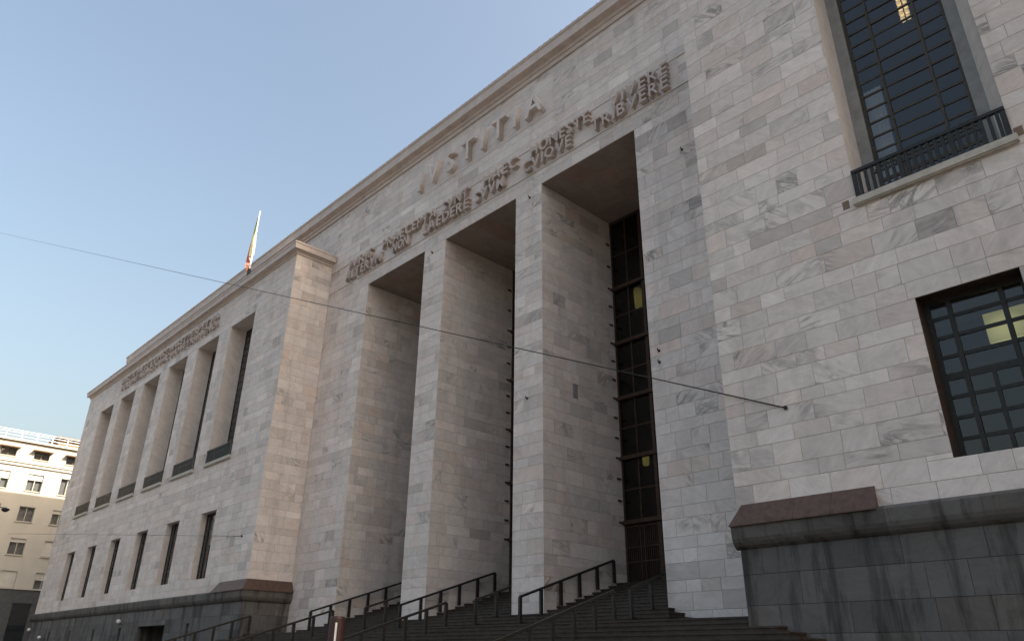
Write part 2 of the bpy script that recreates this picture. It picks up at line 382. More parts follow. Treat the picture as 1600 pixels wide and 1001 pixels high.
# ------------------------------------------------------------------ building mass behind the faces (keeps the sun out), roofs
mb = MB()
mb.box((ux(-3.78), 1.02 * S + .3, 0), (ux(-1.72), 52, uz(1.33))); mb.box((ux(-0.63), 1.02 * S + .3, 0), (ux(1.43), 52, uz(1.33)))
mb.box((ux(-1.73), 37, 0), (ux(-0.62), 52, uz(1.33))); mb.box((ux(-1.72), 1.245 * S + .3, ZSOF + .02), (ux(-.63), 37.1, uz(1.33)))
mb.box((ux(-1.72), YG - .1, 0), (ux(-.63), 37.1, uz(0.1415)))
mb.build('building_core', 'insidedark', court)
mb = MB()
mb.box((ux(-3.785), YP + .05, uz(1.335)), (ux(1.435), 52.2, uz(1.352)))
mb.box((XL0 + .05, YL + .05, uz(1.125)), (XL1 - .05, YP + 1, uz(1.15))); mb.box((XR0 + .05, YR + .05, uz(1.125)), (XR1 - .05, YP + 1, uz(1.15)))
mb.build('roof', 'roof', court)

# cornices
CP = [(PTOP, 0.0), (PTOP, .10), (uz(1.309), .12), (uz(1.310), .20), (uz(1.3185), .23), (uz(1.319), .26), (uz(1.322), .56), (uz(1.346), .57), (uz(1.349), .64), (uz(1.3545), .66), (uz(1.3555), .60), (uz(1.357), -.5)]
mb = MB(); sweep(mb, [(ux(-3.787), 50), (ux(-3.787), YP), (ux(1.437), YP), (ux(1.437), 50)], CP, tone=(0.42, 0.75, 0.1, .6))
corn = mb.build('cornice', 'marble', court, True)
mb = MB()
x = ux(-3.70)
while x < ux(0.1):
    mb.lathe((x, YP - .55, uz(1.3555)), [(.055, 0), (.055, .10), (.03, .15)], 6); x += 0.42
tag(mb.build('ridge_stud', 'roof', corn), kind='stuff')
WP = [(WTOP, 0.0), (WTOP, .06), (uz(1.127), .07), (uz(1.1275), .13), (uz(1.132), .15), (uz(1.1325), .38), (uz(1.148), .39), (uz(1.150), .44), (uz(1.1545), .44), (uz(1.157), -.3)]
mb = MB(); sweep(mb, [(XL0, 45), (XL0, YL), (XL1, YL), (XL1, YP + .1)], WP, tone=(0.4, 0.7, 0.1, .2)); mb.build('cornice', 'marble', court, True)
mb = MB(); sweep(mb, [(XR0, YP + .1), (XR0, YR), (XR1, YR), (XR1, 45)], WP, tone=(0.45, 0.6, 0.1, .8)); mb.build('cornice', 'marble', court, True)
# string mouldings of the portico frieze and of the wings
mb = MB()
for z in (ZS1, ZS2): mb.box((XL1, YP - .05, z - .02), (XR0, YP, z + .03), 0, (0.55, .5, 0, .4))
mb.build('string_course', 'marble', court, True)

# ------------------------------------------------------------------ plinth
PP = [(uz(.128), .0), (uz(.128), .06), (uz(.1295), .12), (uz(.132), .19), (uz(.136), .25), (uz(.1405), .285), (uz(.1545), .30), (uz(.157), .27), (ZPT, .0)]
def moulding(path):
    mb = MB(); sweep(mb, path, PP, tone=(R.uniform(.35, .8), R.uniform(.6, 1), R.uniform(.2, .9), R.random())); mb.build('plinth_moulding', 'plinth', court, True)
x = XR0 - .10
while x < ux(.62):
    w_ = R.uniform(1.3, 2.2); moulding([(x + .003, YR), (x + w_ - .003, YR)]); x += w_
moulding([(x, YR), (XR1, YR)])
moulding([(XL0, 45), (XL0, YL), (XL0 + 1.5, YL)]); x = XL0 + 1.5
while x < XL1 - 3.2:
    w_ = R.uniform(1.6, 2.6); moulding([(x + .003, YL), (x + w_ - .003, YL)]); x += w_
moulding([(x + .003, YL), (XL1, YL), (XL1, YP + .1)])
# lower walls of dark blocks, with the small cellar openings of the far wing
pwL = backing('plinth', [('x', YL - .06, -1, XL0, XL1 + .04, 0, uz(.129), cell), ('y', XL1 + .06, 1, YL - .04, YP, 0, uz(.129), [])], 'darkmortar')
pwR = backing('plinth', [('x', YR - .06, -1, XR0 + .02, XR1, 0, uz(.129), [])], 'darkmortar')
kw = dict(kind='plinth_block', lens=(0.8, 2.0), pat=(0.80, 0.74), datum=uz(.129))
clad(pwL, 'x', YL - .06, -1, XL0, XL1 + .06, 0, uz(.129), cell, **kw)
clad(pwL, 'y', XL1 + .06, 1, YL - .06, YP, 0, uz(.129), **kw)
clad(pwR, 'x', YR - .06, -1, XR0, ux(0.62), 0, uz(.129), **kw)
for a, b, z0, z1 in cell:
    dp = 3.0 if b - a > 1 else .5
    mb = MB()
    for x in (a, b): mb.quad([(x, YL - .08, z0), (x, YL + dp, z0), (x, YL + dp, z1), (x, YL - .08, z1)])
    mb.quad([(a, YL - .08, z1), (b, YL - .08, z1), (b, YL + dp, z1), (a, YL + dp, z1)])
    mb.quad([(a, YL - .08, z0 + .01), (b, YL - .08, z0 + .01), (b, YL + dp, z0 + .01), (a, YL + dp, z0 + .01)])
    o = mb.build('cellar_entrance' if dp > 1 else 'cellar_window', 'plinth', court, True)
    mb = MB(); mb.box((a - .1, YL + dp, 0), (b + .1, YL + dp + .15, z1 + .2)); mb.build('door_leaf' if dp > 1 else 'pane', 'lampblack', o)
# sloping red granite caps at the wing corners
zc0, zc1 = uz(.1562), uz(.1825)
mb = MB(); x0, x1 = XR0 - .12, ux(-0.3135)
def cap_seg(mb, pts):   # pts: list of (bottom outer, top inner)
    for (b0, t0), (b1, t1) in zip(pts[:-1], pts[1:]):
        mb.quad([b0, b1, t1, t0]); mb.quad([(b0[0], b0[1], b0[2] - .03), (b1[0], b1[1], b1[2] - .03), b1, b0])
    for (b, t) in (pts[0], pts[-1]):
        mb.quad([b, t, (t[0], t[1], b[2] - .03), (b[0], b[1], b[2] - .03)])
e = 0.36
cuts = [x0, ux(-.41), ux(-.365), x1]
for i in range(3):
    a, b = cuts[i] + (.004 if i else 0), cuts[i + 1] - .004
    cap_seg(mb, [((a, YR - e, zc0), (a + (.28 if i == 0 else 0), YR - .01, zc1)), ((b, YR - e, zc0), (b - (.06 if i == 2 else 0), YR - .01, zc1))])
mb.build('plinth_cap', 'cap', court)['label'] = 'sloping red granite cap on the near plinth'
mb = MB()
cap_seg(mb, [((ux(-2.055), YL - e, zc0), (ux(-2.05) + .25, YL - .01, zc1)), ((XL1 + e, YL - e, zc0), (XL1 + .01, YL - .01, zc1)), ((XL1 + e, YP, zc0), (XL1 + .01, YP, zc1))])
mb.build('plinth_cap', 'cap', court)['label'] = 'sloping red granite cap wrapping the far wing corner'

# ------------------------------------------------------------------ wing windows
def reveal(mb, a, b, z0, z1, y0, y1, inset=0.0, mi=0, tone=(0.55, .5, .1, .5), splay=0.0):
    mb.quad([(a, y0, z0), (a, y1, z0), (a, y1, z1), (a, y0, z1)], mi, tone)
    mb.quad([(b, y0, z0), (b, y0, z1), (b - splay, y1, z1), (b - splay, y1, z0)], mi, (tone[0], tone[1], tone[2], tone[3] + .1))
    mb.quad([(a, y0, z1), (a, y1, z1), (b - splay, y1, z1), (b, y0, z1)], mi, (tone[0] - .1, tone[1], tone[2], tone[3] + .2))
    mb.quad([(a, y0, z0), (b, y0, z0), (b - splay, y1, z0), (a, y1, z0)], mi, tone)
def gridded(name, a, b, z0, z1, y, rows, split_rows, thick_rows, bw, frame_mat, glass_mat, side=0.25, panes=True, label=None):
    """steel window: narrow - wide - narrow lights; the wide light is halved in split_rows. Rows are counted from the bottom"""
    mb = MB(); d = 0.07
    mb.box((a, y, z0), (a + bw * 1.5, y + d, z1)); mb.box((b - bw * 1.5, y, z0), (b, y + d, z1))
    mb.box((a + bw * 1.5, y, z0), (b - bw * 1.5, y + d, z0 + bw * 1.4)); mb.box((a + bw * 1.5, y, z1 - bw * 1.4), (b - bw * 1.5, y + d, z1))
    w = b - a; x1, x2 = a + w * side, b - w * side
    for x in (x1, x2): mb.box((x - bw * .6, y - .015, z0 + bw), (x + bw * .6, y + d, z1 - bw))
    zs = [z0 + (z1 - z0) * i / rows for i in range(rows + 1)]
    for i in range(1, rows):
        t = bw * (0.95 if i in thick_rows else 0.5)
        for p, q in ((a + bw, x1 - bw * .6), (x1 + bw * .6, x2 - bw * .6), (x2 + bw * .6, b - bw)):
            mb.box((p, y + .01, zs[i] - t), (q, y + d - .01, zs[i] + t))
    xm = (a + b) / 2
    if split_rows: mb.box((xm - bw * .5, y + .004, z0 + bw), (xm + bw * .5, y + d - .004, zs[split_rows]))
    o = mb.build(name, frame_mat, court)
    if label: o['label'] = label
    if panes:
        for i in range(rows):
            spans = [(a, x1), (x1, x2), (x2, b)] if i >= split_rows else [(a, x1), (x1, xm), (xm, x2), (x2, b)]
            for p, q in spans:
                g = MB(); ty = R.uniform(-.006, .006); tz = R.uniform(-.008, .008)
                g.add([(p + .01, y + .035 + ty, zs[i] + .01), (q - .01, y + .035 - ty, zs[i] + .01), (q - .01, y + .035 - ty + tz, zs[i + 1] - .01), (p + .01, y + .035 + ty + tz, zs[i + 1] - .01),
                       (p + .01, y + .041 + ty, zs[i] + .01), (q - .01, y + .041 - ty, zs[i] + .01), (q - .01, y + .041 - ty + tz, zs[i + 1] - .01), (p + .01, y + .041 + ty + tz, zs[i + 1] - .01)],
                      [(0, 1, 2, 3), (7, 6, 5, 4), (0, 4, 5, 1), (1, 5, 6, 2), (2, 6, 7, 3), (3, 7, 4, 0)])
                g.build('pane', glass_mat, o)
    else:
        g = MB(); g.box((a + .02, y + .03, z0 + .02), (b - .02, y + .04, z1 - .02)); g.build('pane', glass_mat, o)
    return o
def balustrade(a, b, y, z, full, label=None):
    h = uz(0.582) - z
    sb = MB(); sb.box((a - .10, y - .14, z - .20), (b + .10, y + .35, z)); sb.box((a - .06, y - .10, z - .235), (b + .06, y, z - .2))
    s = sb.build('window_sill', 'sill', court)
    mb = MB(); y0, y1 = y - .05, y + .02
    mb.box((a, y0 - .02, z + h - .10), (b, y1 + .02, z + h)); mb.box((a, y0, z + .03), (b, y1, z + .075))
    o = mb.build('balustrade', 'iron', court)
    n = 21; st = (b - a) / n
    for i in range(n + 1):
        x = a + st * i; w = .062 if i % 7 in (0,) else .042
        m2 = MB(); m2.box((min(max(x, a + w), b - w) - w, y0 + .005, z + .0), (min(max(x, a + w), b - w) + w, y1 - .005, z + h - .06)); m2.build('baluster', 'iron', o)
    # the middle panels carry a row of small squares under the handrail
    m3 = MB()
    for i in range(3, n - 3):
        x = a + st * i
        m3.box((x + .02, y0 + .012, z + h * .60), (x + st - .02, y1 - .012, z + h * .60 + .045))
        if full: m3.box((x + st * .5 - .02, y0 + .014, z + h * .60 + .045), (x + st * .5 + .02, y1 - .014, z + h * .60 + .13))
    m3.build('cross_bar', 'iron', o)
    if label: o['label'] = label
    return o
# near wing
for k, (a, b) in enumerate(right_up):
    z0, z1 = UPZ; yb = YR + 1.10; sp = 0.42
    w = gridded('window', a + .36, b - sp - .33, z0, z1, yb + .10, 20, 2, (2,), .062, 'brassbar', 'glass', side=.27)
    m1 = MB(); reveal(m1, a, b, z0, z1, YR - .0, yb, splay=sp, tone=(0.55, .3, .15, .4)); m1.build('reveal', 'marble', w, True)
    m2 = MB()
    for p, q in ((a - .05, a + .36), (b - sp - .33, b - sp + .05)): m2.box((p, yb, z0), (q, yb + .25, z1))
    m2.build('stone_frame', 'grey', w)
    m3 = MB(); m3.box((a + .34, yb + .08, z0), (a + .42, yb + .26, z1)); m3.build('jamb_bar', 'brassbar', w)
    m4 = MB()
    for j in range(9):
        xx = a + .44 + .06 * j; m4.box((xx, yb + .30 + .03 * (j % 2), z0 + .1), (xx + .058, yb + .34 + .03 * (j % 2), z0 + 4.6))
    m4.build('curtain', 'white', w)
    balustrade(a, b, YR - .02, z0, True)
for k, (a, b) in enumerate(right_lo):
    z0, z1 = LOZ; yb = YR + .52
    w = gridded('window', a, b, z0, z1, yb, 8, 4, (4,), .095, 'iron', 'glass', side=.25)
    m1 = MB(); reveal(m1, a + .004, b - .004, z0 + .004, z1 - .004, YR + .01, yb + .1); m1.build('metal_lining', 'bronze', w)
# far wing
for a, b in left_up:
    z0, z1 = UPZ; yb = YL + 1.25
    w = gridded('window', a, b, z0, z1, yb, 20, 2, (2,), .04, 'iron', 'glass', panes=False)
    m1 = MB(); reveal(m1, a, b, z0, z1, YL, yb + .1, tone=(0.6, .5, .15, R.random())); m1.build('reveal', 'marble', w, True)
    balustrade(a, b, YL - .02, z0, False)
for a, b in left_lo:
    z0, z1 = LOZ; yb = YL + .40
    w = gridded('window', a, b, z0, z1, yb, 8, 4, (4,), .05, 'iron', 'glass', panes=False)
    m1 = MB(); reveal(m1, a, b, z0, z1, YL, yb + .1, tone=(0.5, .5, .1, R.random())); m1.build('reveal', 'marble', w, True)

# rooms behind the near windows
mb = MB()
for z0, z1 in ((uz(.185), uz(.41)), (uz(.52), uz(1.03))):
    x0, x1, y0, y1 = ux(-.42), ux(.33), YR + 1.55, YR + 6.5
    y0 = YR + (1.5 if z0 > 8 else .75)
    mb.box((x0 - .1, y1, z0), (x1 + .1, y1 + .1, z1)); mb.box((x0, y0, z0 - .1), (x1, y1, z0)); mb.box((x0, y0, z1), (x1, y1, z1 + .1))
    mb.box((x0 - .1, y0, z0), (x0, y1, z1)); mb.box((x1, y0, z0), (x1 + .1, y1, z1))
mb.build('room', 'inside', court)

# ------------------------------------------------------------------ portico glazing and grille doors
TR = [uz(v) for v in (0.2602, 0.3934, 0.526, 0.657, 0.7955)]
ZFL = uz(0.1415)
for bi, (a, b) in enumerate(BAYS):
    mb = MB(); w = (b - a) / 3; y = YG
    for i in range(4):
        x = a + w * i; t = .085
        mb.box((max(a, x - t), y - .02, ZFL), (min(b, x + t), y + .16, ZSOF))
    for z in TR:
        mb.box((a, y - .16, z - .09), (b, y + .1, z + .05)); mb.box((a, y - .10, z + .05), (b, y + .08, z + .11))
    mb.box((a, y - .05, ZSOF - .14), (b, y + .1, ZSOF - .001))
    edges = TR + [ZSOF - .14]
    for j in range(5):
        zm = (edges[j] + edges[j + 1]) / 2
        for i in range(3):
            x = a + w * i
            mb.box((x + .085, y + .02, zm - .03), (x + w - .085, y + .09, zm + .03)); mb.box((x + w / 2 - .035, y + .015, edges[j] + .11), (x + w / 2 + .035, y + .095, edges[j + 1] - .09))
    # iron pins along the marble jamb
    for j in range(5):
        for f in (0.0, .33, .67):
            z = edges[j] + (edges[j + 1] - edges[j]) * f
            mb.box((a, y - .42, z - .04), (a + .07, y - .16, z + .04))
    o = mb.build('portico_window', 'bronze', court)
    for j in range(5):
        for i in range(3):
            for p in (0, 1):
                for q in (0, 1):
                    if bi < 2 and (p or q): continue
                    x0 = a + w * i + w / 2 * p; x1 = x0 + w / 2; z0 = edges[j] + (edges[j + 1] - edges[j]) / 2 * q; z1 = z0 + (edges[j + 1] - edges[j]) / 2
                    if bi < 2: x1 = x0 + w; z1 = edges[j + 1]
                    g = MB(); g.box((x0 + .02, y + .05, z0 + .02), (x1 - .02, y + .058, z1 - .02)); g.build('pane', 'darkglass', o)
    for i in range(3):
        g = MB(); x0, x1 = a + w * i + .085, a + w * (i + 1) - .085
        n = 16
        for k in range(n + 1):
            x = x0 + (x1 - x0) * k / n; t = .035 if k in (0, n // 2 - 1, n // 2 + 1, n) else .014
            g.box((max(x0, x - t), y, ZFL + .02), (min(x1, x + t), y + .05, TR[0] - .09))
        for z in (ZFL + .06, ZFL + .95, ZFL + 1.6, TR[0] - .2): g.box((x0, y - .01, z - .03), (x1, y + .06, z + .03))
        d = g.build('grille_door', 'bronze', court)
        g = MB(); g.box((x0, y + .12, ZFL), (x1, y + .16, TR[0] - .05)); g.build('door_leaf', 'lampblack', d)

# ------------------------------------------------------------------ inscriptions in raised letters
GL = {}
def glyph(ch, tone):
    if (ch, tone) not in GL:
        cu = bpy.data.curves.new('letter_' + ch, 'FONT'); cu.body = ch; cu.size = 1.0; cu.extrude = 0.5; cu.resolution_u = 3; cu.offset = 0.012
        ob = bpy.data.objects.new('tmp', cu); col.objects.link(ob); bpy.context.view_layer.update()
        me = bpy.data.meshes.new_from_object(ob.evaluated_get(bpy.context.evaluated_depsgraph_get()))
        bpy.data.objects.remove(ob)
        xs = [v.co.x for v in me.vertices]; ys = [v.co.y for v in me.vertices]
        x0, x1, y0, y1 = min(xs), max(xs), min(ys), max(ys)
        for v in me.vertices: v.co.x = v.co.x - x0; v.co.y = (v.co.y - y0) / (y1 - y0)
        me.materials.clear(); me.materials.append(M['marble'])
        at = me.color_attributes.new('tone', 'FLOAT_COLOR', 'POINT')
        at.data.foreach_set('color', [*tone, 0.0, 0.35] * len(me.vertices))
        GL[(ch, tone)] = (me, x1 - x0)
    return GL[(ch, tone)]
def word(parent, txt, xa, xb, z, h, y, depth, gap=0.16, tone=(0.16, 0.9)):
    ws = [glyph(c, tone)[1] for c in txt]; tot = sum(ws) + gap * (len(txt) - 1); k = (xb - xa) / tot; x = xa
    for c, w in zip(txt, ws):
        o = bpy.data.objects.new('letter', glyph(c, tone)[0]); col.objects.link(o); o.parent = parent
        o.matrix_local = Matrix(((k, 0, 0, x), (0, 0, -depth, y - depth / 2), (0, h, 0, z), (0, 0, 0, 1)))
        x += (w + gap) * k
def pxX(px, py, Y):    # where the sight line through a photograph point meets the wall plane Y
    d = fw + rt * ((px - 800) / FPX) - up * ((py - 500.5) / FPX)
    return d.x / d.y * Y
mb = MB(); mb.box((ux(-1.79), YP - .012, ZS1 + .03), (ux(-.585), YP - .004, ZS2 - .02), 0, (.6, .5, .1, .3))
ins = mb.build('inscription', 'marble', court, True)
zl1, zl2, hh = uz(1.0605), uz(1.0265), 0.70
for txt, a, b in (('IVRIS', (552, 410), (588, 385)), ('PRAECEPTA', (604, 372), (687, 328)), ('SVNT', (697, 315), (737, 292)), ('HAEC', (761, 277), (813, 249)), ('HONESTE', (834, 236), (925, 180)), ('VIVERE', (957, 158), (1046, 104))):
    word(ins, txt, pxX(*a, YP), pxX(*b, YP), zl1, hh, YP - .012, .27)
for txt, a, b in (('ALTERVM', (546, 428), (600, 398)), ('NON', (619, 386), (643, 372)), ('LAEDERE', (666, 358), (737, 318)), ('SVVM', (747, 309), (792, 284)), ('CVIQVE', (822, 268), (897, 226)), ('TRIBVERE', (929, 203), (1049, 140))):
    word(ins, txt, pxX(*a, YP), pxX(*b, YP), zl2, hh, YP - .012, .27)
mb = MB(); mb.box((ux(-1.45), YP - .010, uz(1.165)), (ux(-.92), YP - .004, uz(1.25)), 0, (.62, .5, .1, .6))
ins2 = mb.build('inscription', 'marble', court, True); ins2['label'] = 'large raised word IVSTITIA'
word(ins2, 'IVSTITIA', ux(-1.425), ux(-0.945), uz(1.178), 1.46, YP - .010, .34, gap=0.36, tone=(0.55, 0.5))
mb = MB(); mb.box((ux(-3.42), YL - .012, uz(1.036)), (ux(-2.36), YL - .004, uz(1.104)), 0, (.6, .5, .1, .9))
ins3 = mb.build('inscription', 'marble', court, True); ins3['label'] = 'two lines of raised letters on the far wing frieze'
word(ins3, 'IVSTITIAESTCONSTANSETPERPETVA', ux(-3.38), ux(-2.40), uz(1.0735), .56, YL - .012, .16, gap=.22)
word(ins3, 'VOLVNTASIVSSVVMCVIQVETRIBVENDI', ux(-3.38), ux(-2.40), uz(1.0415), .56, YL - .012, .16, gap=.22)

def hook(px_, py_, parent, Yc=None, Xc=None):
    d = fw + rt * ((px_ - 800) / FPX) - up * ((py_ - 500.5) / FPX)
    p = CAM + d * ((Yc / d.y) if Yc else (Xc / d.x))
    n = Vector((0, -1, 0)) if Yc else Vector((1, 0, 0)); m = MB()
    m.tube(p, p + n * .11, .02, 6); m.tube(p + n * .11 + Vector((0, 0, -.02)), p + n * .11 + Vector((0, 0, .10)), .02, 6); m.box(p - Vector((.04, .04, .05)), p + Vector((.04, .04, .05)))
    m.build('iron_hook', 'iron', parent)
for q in ((1030, 548), (1031, 566), (1066, 234)): hook(*q, wallP, Yc=YP)
for q in ((828, 309), (824, 622)): hook(*q, pillars[1], Yc=YP)
for q in ((676, 395),): hook(*q, pillars[0], Yc=YP)
d = fw + rt * ((899 - 800) / FPX) - up * ((611 - 500.5) / FPX); p = CAM + d * (BAYS[2][0] / d.x)
m = MB(); m.box((p.x - .02, p.y - .17, p.z - .36), (p.x + .012, p.y + .17, p.z + .36)); m.build('dark_inset_stone', 'grey', pillars[1])

for q in ((1322, 321), (1592, 205)):     # two small brown repair stones beside the near sill
    d = fw + rt * ((q[0] - 800) / FPX) - up * ((q[1] - 500.5) / FPX); p = CAM + d * (YR / d.y)
    m = MB(); m.box((p.x - .10, YR - .006, p.z - .14), (p.x + .10, YR + .02, p.z + .14)); m.build('repair_stone', 'woodframe', wallR)

# ------------------------------------------------------------------ ground, pavement, stairs
mb = MB(); mb.quad([(-400, -300, -.15), (300, -300, -.15), (300, 300, -.15), (-400, 300, -.15)]); tag(mb.build('ground', 'asphalt'), kind='structure')
mb = MB(); mb.box((XL0 - 3.5, -22, -.14), (XR1 + 6, 60, -.004)); tag(mb.build('pavement', 'paving'), kind='structure')
mb = MB(); mb.box((XL0 - 3.8, -22.3, -.145), (XR1 + 6, -22, .0)); tag(mb.build('kerb', 'grey'), kind='structure')
stairs = thing('entrance_stairs', 'broad dark brown stone stairs rising to the courthouse portico', 'stairs', loc=(ux(-1.18), ux(.5), 0))
sinv = Matrix.Translation(-stairs.location)
NS = 18; rise = ZLAND / NS; tread = rise / 0.32
def step(x0, x1, y0, y1, z0, z1):
    mb = MB(); mb.box((x0, y0, z0), (x1, y1, z1 - .05)); mb.box((x0 - .03, y0 - .03, z1 - .05), (x1 + .03, y1, z1))
    o = mb.build('step', 'step', stairs); o.matrix_parent_inverse = sinv
for i in range(NS):
    e = tread * (NS - 1 - i)
    step(XL1 - .2 - e, XR0 + .1 + e, ux(.885) - e, YP + .5, rise * i, rise * (i + 1))
NI = 12; ri = (uz(0.1415) - ZLAND) / NI
for i in range(NI):
    y0 = ux(.935) + (ux(1.205) - ux(.935)) * i / (NI - 1)
    if y0 < YP: step(ux(-1.705) + .45 * i, ux(-.655) - .40 * i, y0, YP + .1, ZLAND + ri * i, ZLAND + ri * (i + 1))
    for a, b in BAYS:
        if y0 < YP: step(a - .0, b + .0, max(y0, YP + .13), YG + .1, ZLAND + ri * i, ZLAND + ri * (i + 1))
        else: step(a + .035, b - .035, y0, YG + .1, ZLAND + ri * i, ZLAND + ri * (i + 1))

# handrails
def stair_z(y):      # walking line of the outer / inner flights
    return ZLAND - max(0, ux(.885) - y) * .32 if y < ux(.93) else ZLAND + min(max(0, (y - ux(.935)) * (uz(.1415) - ZLAND) / (ux(1.205) - ux(.935)) + ri), uz(.1415) - ZLAND)
def handrail(x, ya, yb, n, label, group, H=0.92):
    t = thing('handrail', label, 'handrail', group, (x, ya, max(0, stair_z(ya))))
    inv = Matrix.Translation(-t.location)
    def P(y, h): return (x, y, max(0, stair_z(y)) + h)
    mb = MB(); mb.bar(P(ya, H), P(yb, H), .10, .09); o = mb.build('rail', 'rail', t); o.matrix_parent_inverse = inv
    for i in range(n):
        y = ya + (yb - ya) * i / (n - 1); z = max(0, stair_z(y)); w = .07
        zt = P(ya, H)[2] + (P(yb, H)[2] - P(ya, H)[2]) * i / (n - 1) - .01
        m2 = MB(); m2.box((x - .045, y - w, z - .04), (x + .045, y + w, zt)); p = m2.build('post', 'rail', t); p.matrix_parent_inverse = inv
    return t
outer = [(-1.853, 'outer stair handrail beside the far wing plinth'), (-1.473, 'outer stair handrail before the leftmost portico bay'), (-1.094, 'outer stair handrail before the middle portico bay'), (-.714, 'long outer stair handrail before the nearest portico bay')]
for X, lb in outer: handrail(ux(X), ux(.885) - 7.9, ux(.885) + .05, 9, lb, 'handrails of the outer stairs')
for X, lb in ((-1.640, 'inner handrail on the left side of the farthest portico bay'), (-1.415, 'inner handrail on the right side of the farthest portico bay'), (-1.292, 'inner handrail along the left side of the middle portico bay'),
              (-1.064, 'inner handrail on the right side of the middle portico bay'), (-.950, 'inner handrail along the left side of the nearest portico bay'), (-.716, 'inner handrail on the right side of the nearest portico bay')):
    handrail(ux(X), ux(.93), ux(1.185), 6, lb, 'handrails inside the portico')

# ------------------------------------------------------------------ lamps inside
def at(px, py, Y):
    d = fw + rt * ((px - 800) / FPX) - up * ((py - 500.5) / FPX)
    return CAM + d * (Y / d.y)
def lantern(px, py, Y, r, h, label):
    c = at(px, py, Y); t = thing('hanging_lantern', label, 'lantern', 'lit lanterns in the entrance hall', (c.x, c.y, c.z - h / 2)); inv = Matrix.Translation(-t.location)
    m = MB(); m.lathe((c.x, c.y, c.z - h / 2), [(r * .7, 0), (r * .85, h * .05), (r, h * .9), (r * .8, h)], 10); m.build('lantern_glass', 'lit', t).matrix_parent_inverse = inv
    m = MB(); m.lathe((c.x, c.y, c.z + h / 2 + .002), [(r * 1.05, 0), (r * .5, .12), (.03, .2)], 10); m.tube((c.x, c.y, c.z + h / 2 + .15), (c.x, c.y, ZSOF + .01), .02); m.build('lantern_top', 'iron', t).matrix_parent_inverse = inv
lantern(997, 466, 1.36 * S, .24, 1.25, 'large lit yellow lantern behind the upper portico glazing')
lantern(1009, 716, 1.36 * S, .19, .72, 'small lit yellow lantern behind the lower portico glazing')
c = at(1574, 506, YR + 2.2)
t = thing('pendant_lamp', 'lit square pale yellow lamp behind the lower near window', 'lamp', loc=c); inv = Matrix.Translation(-t.location)
m = MB(); m.box((c.x - .5, c.y - .06, c.z - .42), (c.x + .5, c.y + .06, c.z + .42)); m.build('lamp_panel', 'litpanel', t).matrix_parent_inverse = inv
m = MB(); m.box((c.x - .53, c.y - .05, c.z + .42), (c.x + .53, c.y + .05, c.z + .47)); m.tube((c.x, c.y, c.z + .47), (c.x, c.y, uz(.41)), .015); m.build('lamp_hanger', 'iron', t).matrix_parent_inverse = inv
c = at(1411, 10, YR + 3.0)
t = thing('chandelier', 'lit chandelier of small square glasses behind the tall near window', 'chandelier', loc=c); inv = Matrix.Translation(-t.location)
for i in range(2):
    for j in range(5):
        m = MB(); m.box((c.x - .17 + .18 * i, c.y - .08, c.z - .62 + .25 * j), (c.x - .05 + .18 * i, c.y + .08, c.z - .48 + .25 * j)); m.build('glass_cell', 'litwarm', t).matrix_parent_inverse = inv
m = MB(); m.tube((c.x, c.y, c.z + .6), (c.x, c.y, uz(1.03)), .02); m.box((c.x - .2, c.y - .1, c.z + .61), (c.x + .2, c.y + .1, c.z + .65)); m.build('lamp_hanger', 'iron', t).matrix_parent_inverse = inv

# ------------------------------------------------------------------ flag on the far wing
c = at(388, 419, YL); base = Vector((c.x, YL + .1, uz(1.156)))
t = thing('flagpole', 'slim flagpole with a limp green white and red flag on the roof edge', 'flagpole', loc=base); inv = Matrix.Translation(-t.location)
Hp = 6.4
m = MB(); m.tube(base - Vector((0, 0, .3)), base + Vector((0, 0, 1.2)), .13, 8); m.build('pole_socket', 'iron', t).matrix_parent_inverse = inv
m = MB(); m.tube(base + Vector((0, 0, 1.2)), base + Vector((0, 0, Hp)), .07, 8, r2=.04); m.lathe(base + Vector((0, 0, Hp)), [(.04, 0), (.09, .08), (.03, .18)], 8); m.build('pole', 'white', t).matrix_parent_inverse = inv
m = MB(); nu, nv = 13, 15; vs = []
for j in range(nv):
    f = j / (nv - 1)
    for i in range(nu):
        g = i / (nu - 1); spread = .16 + .62 * f ** .9
        vs.append((base.x - .06 - g * spread, base.y + .13 * math.sin(g * 13 + f * 2) * (0.4 + f), base.z + Hp - .25 - f * 3.6 - g * (0.5 + .8 * f)))
fs = [(j * nu + i, j * nu + i + 1, (j + 1) * nu + i + 1, (j + 1) * nu + i) for j in range(nv - 1) for i in range(nu - 1)]
m.add(vs, fs); m.mi = [0 if k < .30 else 1 if k < .62 else 2 for k in [(f[0] % nu) / nu * .55 + (f[0] // nu) / nv * .62 for f in fs]]
fo = m.build('flag', ('fgreen', 'fwhite', 'fred'), t); fo.matrix_parent_inverse = inv
sm = fo.modifiers.new('thickness', 'SOLIDIFY'); sm.thickness = .012

